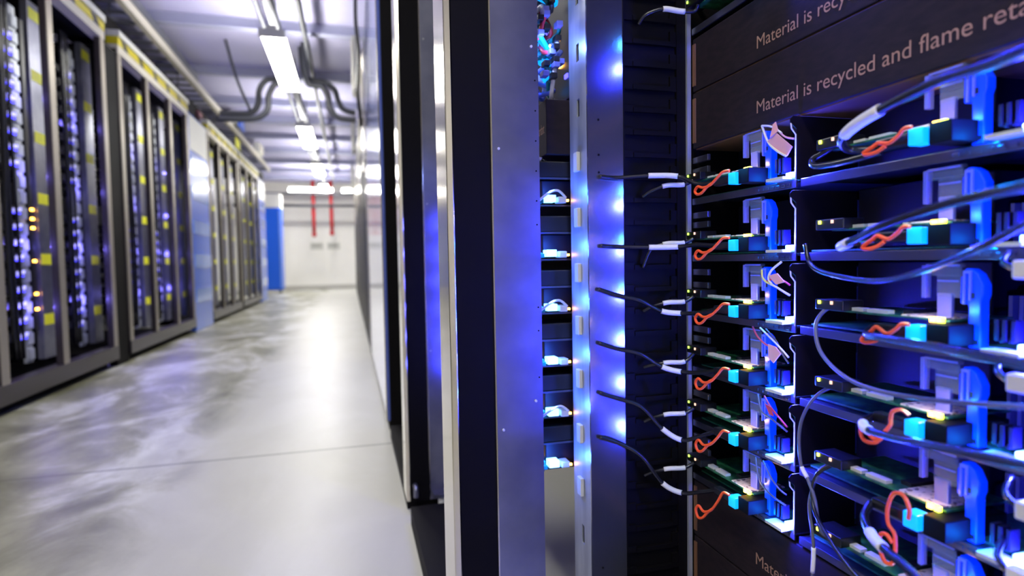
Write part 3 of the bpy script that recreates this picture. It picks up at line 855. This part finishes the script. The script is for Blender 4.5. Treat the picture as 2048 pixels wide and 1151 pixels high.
THIN = [
    ('thin dark cable drooping between the second and third shelves of the right column', [(.585, .655, .815), (.58, .642, .791), (.57, .606, .778), (.55, .514, .771), (.53, .44, .784), (.50, .371, .802), (.48, .321, .82), (.44, .25, .84)], .0032, None),
    ('thin grey cable curving down from the third shelf to the right', [(.588, .600, .738), (.58, .616, .730), (.57, .620, .711), (.56, .602, .682), (.55, .561, .662), (.54, .51, .655), (.53, .438, .660), (.50, .332, .68), (.46, .25, .70)], .0024, None),
    ('thin grey cable hanging from the fourth shelf module down to the sixth shelf', [(.588, .600, .638), (.582, .628, .620), (.577, .647, .590), (.577, .656, .557), (.577, .652, .520), (.576, .638, .504), (.575, .625, .482), (.575, .616, .446), (.583, .607, .440)], .0022, (.52, .62)),
    ('thin grey cable hanging from the fifth shelf module past the picture bottom', [(.588, .600, .540), (.583, .624, .522), (.578, .632, .496), (.577, .637, .469), (.577, .632, .439), (.577, .629, .413), (.577, .631, .377), (.580, .640, .33)], .0022, (.70, .84)),
    ('blue-lit cable looping over the top shelf of the right column', [(.588, .602, .940), (.585, .625, .930), (.582, .640, .924), (.576, .630, .914), (.573, .60, .911), (.572, .57, .911), (.574, .53, .914)], .0042, None),
    ('thin dark cable drooping below the fifth shelf of the right column', [(.588, .606, .535), (.58, .63, .51), (.57, .62, .47), (.55, .55, .44), (.53, .47, .43), (.50, .38, .425), (.46, .28, .43)], .0026, None),
]
for l, p, r, s in THIN:
    cable(l, p, r, s, 'loose cables of the right column', None, None, 'cable_grey' if 'grey' in l else 'cable_black')
# white plugs at the far right edge
for i, (y, z) in enumerate(((.372, .785), (.375, .688), (.366, .580), (.372, .520))):
    t = thing('white_plug', 'white cable plug at the picture edge, %s from the top' % ['first', 'second', 'third', 'fourth'][i], 'plug', (.548, y - .014, z), 'white plugs at the right edge')
    MB().box(-.006, .006, -.016, .014, -.008, .008).build('shell', M['sleeve'], t, .002)
    MB().tube(smooth_path([(0, .013, 0), (.008, .03, .006), (.03, .04, .015)], 4), .0028, 8).build('cord', M['cable_black'], t)

# ---- tags and loose wires
def wires(label, cords, tags_):
    t = thing('wire_bundle', label, 'wires', (0, 0, 0), 'loose wires in the left column')
    for p, r, m in cords:
        MB().tube(smooth_path(p, 6), r, 6).build('wire', M[m], t)
    for quad, m in tags_:
        a = [Vector(q) for q in quad]
        nrm = (a[1] - a[0]).cross(a[2] - a[0]).normalized() * .0006
        vs = [p + nrm for p in a] + [p - nrm for p in a]
        k = len(a)
        MB().add(vs, [tuple(range(k)), tuple(range(2 * k - 1, k - 1, -1))] + [(i, (i + 1) % k, (i + 1) % k + k, i + k) for i in range(k)]).build('paper_tag', M[m], t)
    return t
wires('crumpled pale pink tag on wires above the first shelf',
      [([(.585, .742, .990), (.58, .722, .962), (.578, .70, .945), (.578, .684, .936)], .0016, 'sleeve'),
       ([(.585, .742, .990), (.58, .722, .985), (.577, .705, .978), (.576, .690, .968)], .0014, 'sleeve'),
       ([(.58, .712, .984), (.577, .700, .975), (.576, .684, .962), (.577, .668, .956)], .0013, 'pink')],
      [([(.579, .722, .964), (.576, .700, .970), (.577, .671, .946), (.579, .683, .936), (.579, .702, .947)], 'pink'),
       ([(.577, .708, .984), (.576, .702, .986), (.575, .696, .972), (.575, .712, .966)], 'pink')])
wires('white and red wires with a pink tag above the third shelf',
      [([(.585, .700, .792), (.578, .712, .780), (.576, .716, .768), (.577, .710, .760)], .0016, 'sleeve'),
       ([(.58, .735, .780), (.577, .730, .770), (.576, .722, .764), (.577, .712, .760)], .0015, 'wire_yellow'),
       ([(.577, .712, .760), (.577, .700, .756), (.578, .686, .750), (.58, .678, .746)], .0016, 'sleeve'),
       ([(.577, .722, .764), (.577, .705, .768), (.578, .690, .766), (.58, .678, .760)], .0014, 'wire_red')],
      [([(.576, .716, .772), (.576, .698, .776), (.577, .684, .764), (.576, .700, .760)], 'pink')])
wires('pink tag with red wires hanging below the third shelf',
      [([(.585, .762, .694), (.58, .745, .682), (.578, .728, .674), (.577, .712, .670)], .0014, 'wire_red'),
       ([(.585, .745, .694), (.58, .715, .682), (.578, .695, .672), (.58, .680, .660)], .0014, 'sleeve'),
       ([(.583, .73, .694), (.58, .705, .680), (.578, .69, .664), (.58, .680, .652)], .0012, 'cable_grey')],
      [([(.576, .716, .674), (.576, .700, .672), (.576, .690, .664), (.577, .706, .648), (.577, .716, .654)], 'pink')])
wires('thin red and grey wires hanging below the fourth shelf',
      [([(.585, .750, .594), (.58, .735, .572), (.578, .710, .566), (.58, .682, .556)], .0013, 'cable_grey'),
       ([(.585, .735, .594), (.58, .715, .582), (.578, .695, .572), (.58, .682, .562)], .0013, 'wire_red')],
      [([(.577, .724, .586), (.577, .712, .584), (.577, .706, .572), (.577, .714, .572)], 'wire_red')])
wires('thin grey wires drooping below the fifth shelf',
      [([(.585, .755, .496), (.58, .74, .468), (.578, .715, .456), (.58, .683, .450)], .0013, 'cable_grey'),
       ([(.585, .738, .496), (.58, .715, .480), (.578, .695, .470), (.58, .683, .466)], .0012, 'cable_grey')], [])

# ------------------------------------------------------------------ equipment of the second rack, seen through the slot
GX = .345
gf = thing('filler_panel', 'dark brown panel seen through the slot left of the grey post', 'panel', (GX, 0, .995), 'lettered filler panels')
MB().box(.01, .13, 1.04, 1.84, .0, .10).build('board', M['filler'], gf, .0015)
lettering(gf, 1.25, .04, .20, .0195, .0094)
def gap_sled():
    t = thing('server_sled', 'x', 'server')
    MB().box(.0, .5, 1.05, 1.84, -.003, 0).box(-.002, 0, 1.05, 1.84, -.006, .002).build('tray', M['tray'], t)
    MB().box(-.012, .10, 1.046, 1.13, .050, .080).build('nose_box', M['black_plastic'], t, .002)
    MB().box(-.013, .10, 1.0445, 1.046, .0465, .050).build('nose_rim', M['tray'], t)
    MB().box(.006, .12, 1.06, 1.2, .004, .046).build('drive_cage', M['sled_face'], t, .002)
    MB().box(-.004, .006, 1.135, 1.150, .004, .046).build('edge_flange', M['sleeve'], t)
    MB().box(-.014, .004, 1.056, 1.086, .002, .012).build('light_block', M['cyan_glow'], t, .001)
    MB().box(-.016, -.008, 1.10, 1.106, .003, .008).build('orange_light', M['led_orange'], t)
    MB().box(-.010, .01, 1.112, 1.126, .002, .010).build('connector', M['pcb'], t)
    MB().box(.030, .046, 1.034, 1.058, .002, .014).build('plug', M['chip_white'], t, .002)
    MB().box(.006, .026, 1.036, 1.058, .004, .017).build('light_block', M['led_block'], t, .001)
    MB().box(-.012, .002, 1.036, 1.056, .002, .010).build('green_plug', M['teal'], t, .001)
    MB().box(.047, .051, 1.036, 1.040, .005, .009).build('orange_light', M['led_orange'], t)
    MB().tube(smooth_path([(-.008, 1.034, .006), (.01, 1.028, .020), (.028, 1.030, .024), (.045, 1.036, .012)], 5), .0022, 8).build('jumper_cord', M['sleeve'], t)
    point('added_panel_light', (-.03, 1.68, .03), (.04, .05, 1.0), LED_WATT * .35, .002, t)  # added unseen light that turns the next rack's panel blue
    point('slot_led_light', (.012, 1.026, .024), (.04, .14, 1.0), LED_WATT * .18, .002, t)
    return t
g = gap_sled()
for i, zz in enumerate(SHELF):
    o = g if i == 0 else copy_tree(g)
    o.location = (GX, 0, zz - .001)
    if i in (1, 3, 5):                      # only every other sled has a jumper cord
        for ch_ in list(o.children):
            if ch_.name.startswith('jumper_cord'):
                bpy.data.objects.remove(ch_)
    tag(o, 'server sled seen through the slot, on the %s shelf from the top' % ORD[i], 'server', 'sleds seen through the slot')
t = thing('cable', 'black cable with white sleeve in the slot under the brown panel', 'cable')
pth = smooth_path([(.36, 1.06, .985), (.345, 1.07, .990), (.335, 1.10, .985), (.335, 1.12, .97), (.345, 1.12, .955)], 6)
MB().tube(pth, .0036, 8).build('cord', M['cable_black'], t)
MB().tube(pth[3:12], .0046, 8).build('label_sleeve', M['sleeve'], t)
# tangled patch cables high up in the slot
cols = ['grey_blue', 'teal', 'led_blue', 'sleeve', 'grey_blue', 'led_blue', 'teal', 'wire_red', 'teal', 'led_blue', 'sleeve', 'teal', 'cable_black', 'wire_red', 'teal', 'sleeve', 'cable_black', 'led_blue', 'teal', 'cable_grey', 'cable_grey', 'teal']
M['grey_blue'] = mat('soft_blue_cable', lin(110, 130, 230), .4)
cname = {'grey_blue': 'pale blue', 'teal': 'teal', 'led_blue': 'glow-painted blue', 'sleeve': 'white', 'cable_black': 'black', 'wire_red': 'red', 'cable_grey': 'grey'}
for k, c in enumerate(cols):
    z = 1.115 + k * .0095
    p = [(.338 + .055 * rnd.random(), 1.045 + .02 * rnd.random(), z + rnd.uniform(-.01, .02))]
    for q in range(1, 6):
        p.append((.345 + .052 * rnd.random(), 1.04 + q * .02 + .02 * rnd.random(), z + rnd.uniform(-.04, .04)))
    t = thing('patch_cable', 'tangled %s patch cable high in the slot left of the grey post' % cname[c], 'cable', (0, 0, 0), 'patch cables high in the slot')
    MB().tube(smooth_path(p, 6), .0042, 8).build('cord', M[c] if c != 'led_blue' else M['cyan_glow'], t)
    MB().box(p[0][0] - .006, p[0][0] + .006, p[0][1] - .012, p[0][1] + .008, p[0][2] - .005, p[0][2] + .005).build('plug', M['lilac'] if k % 2 else M['black_plastic'], t, .001)
sw = thing('network_switch', 'dark network switch behind the tangled patch cables in the slot', 'switch', (.415, 1.06, 1.11))
MB().box(.0, .3, .0, .7, .0, .22).build('body', M['black_plastic'], sw, .003)
for k in range(5):
    MB().box(-.003, 0, .02 + .03 * k, .035 + .03 * k, .04 + .03 * k, .048 + .03 * k).build('orange_light', M['led_orange'] if k % 2 else M['led_blue'], sw)
point('switch_light', (.352, 1.03, 1.19), (.15, .25, 1.0), LED_WATT * .22, .003)
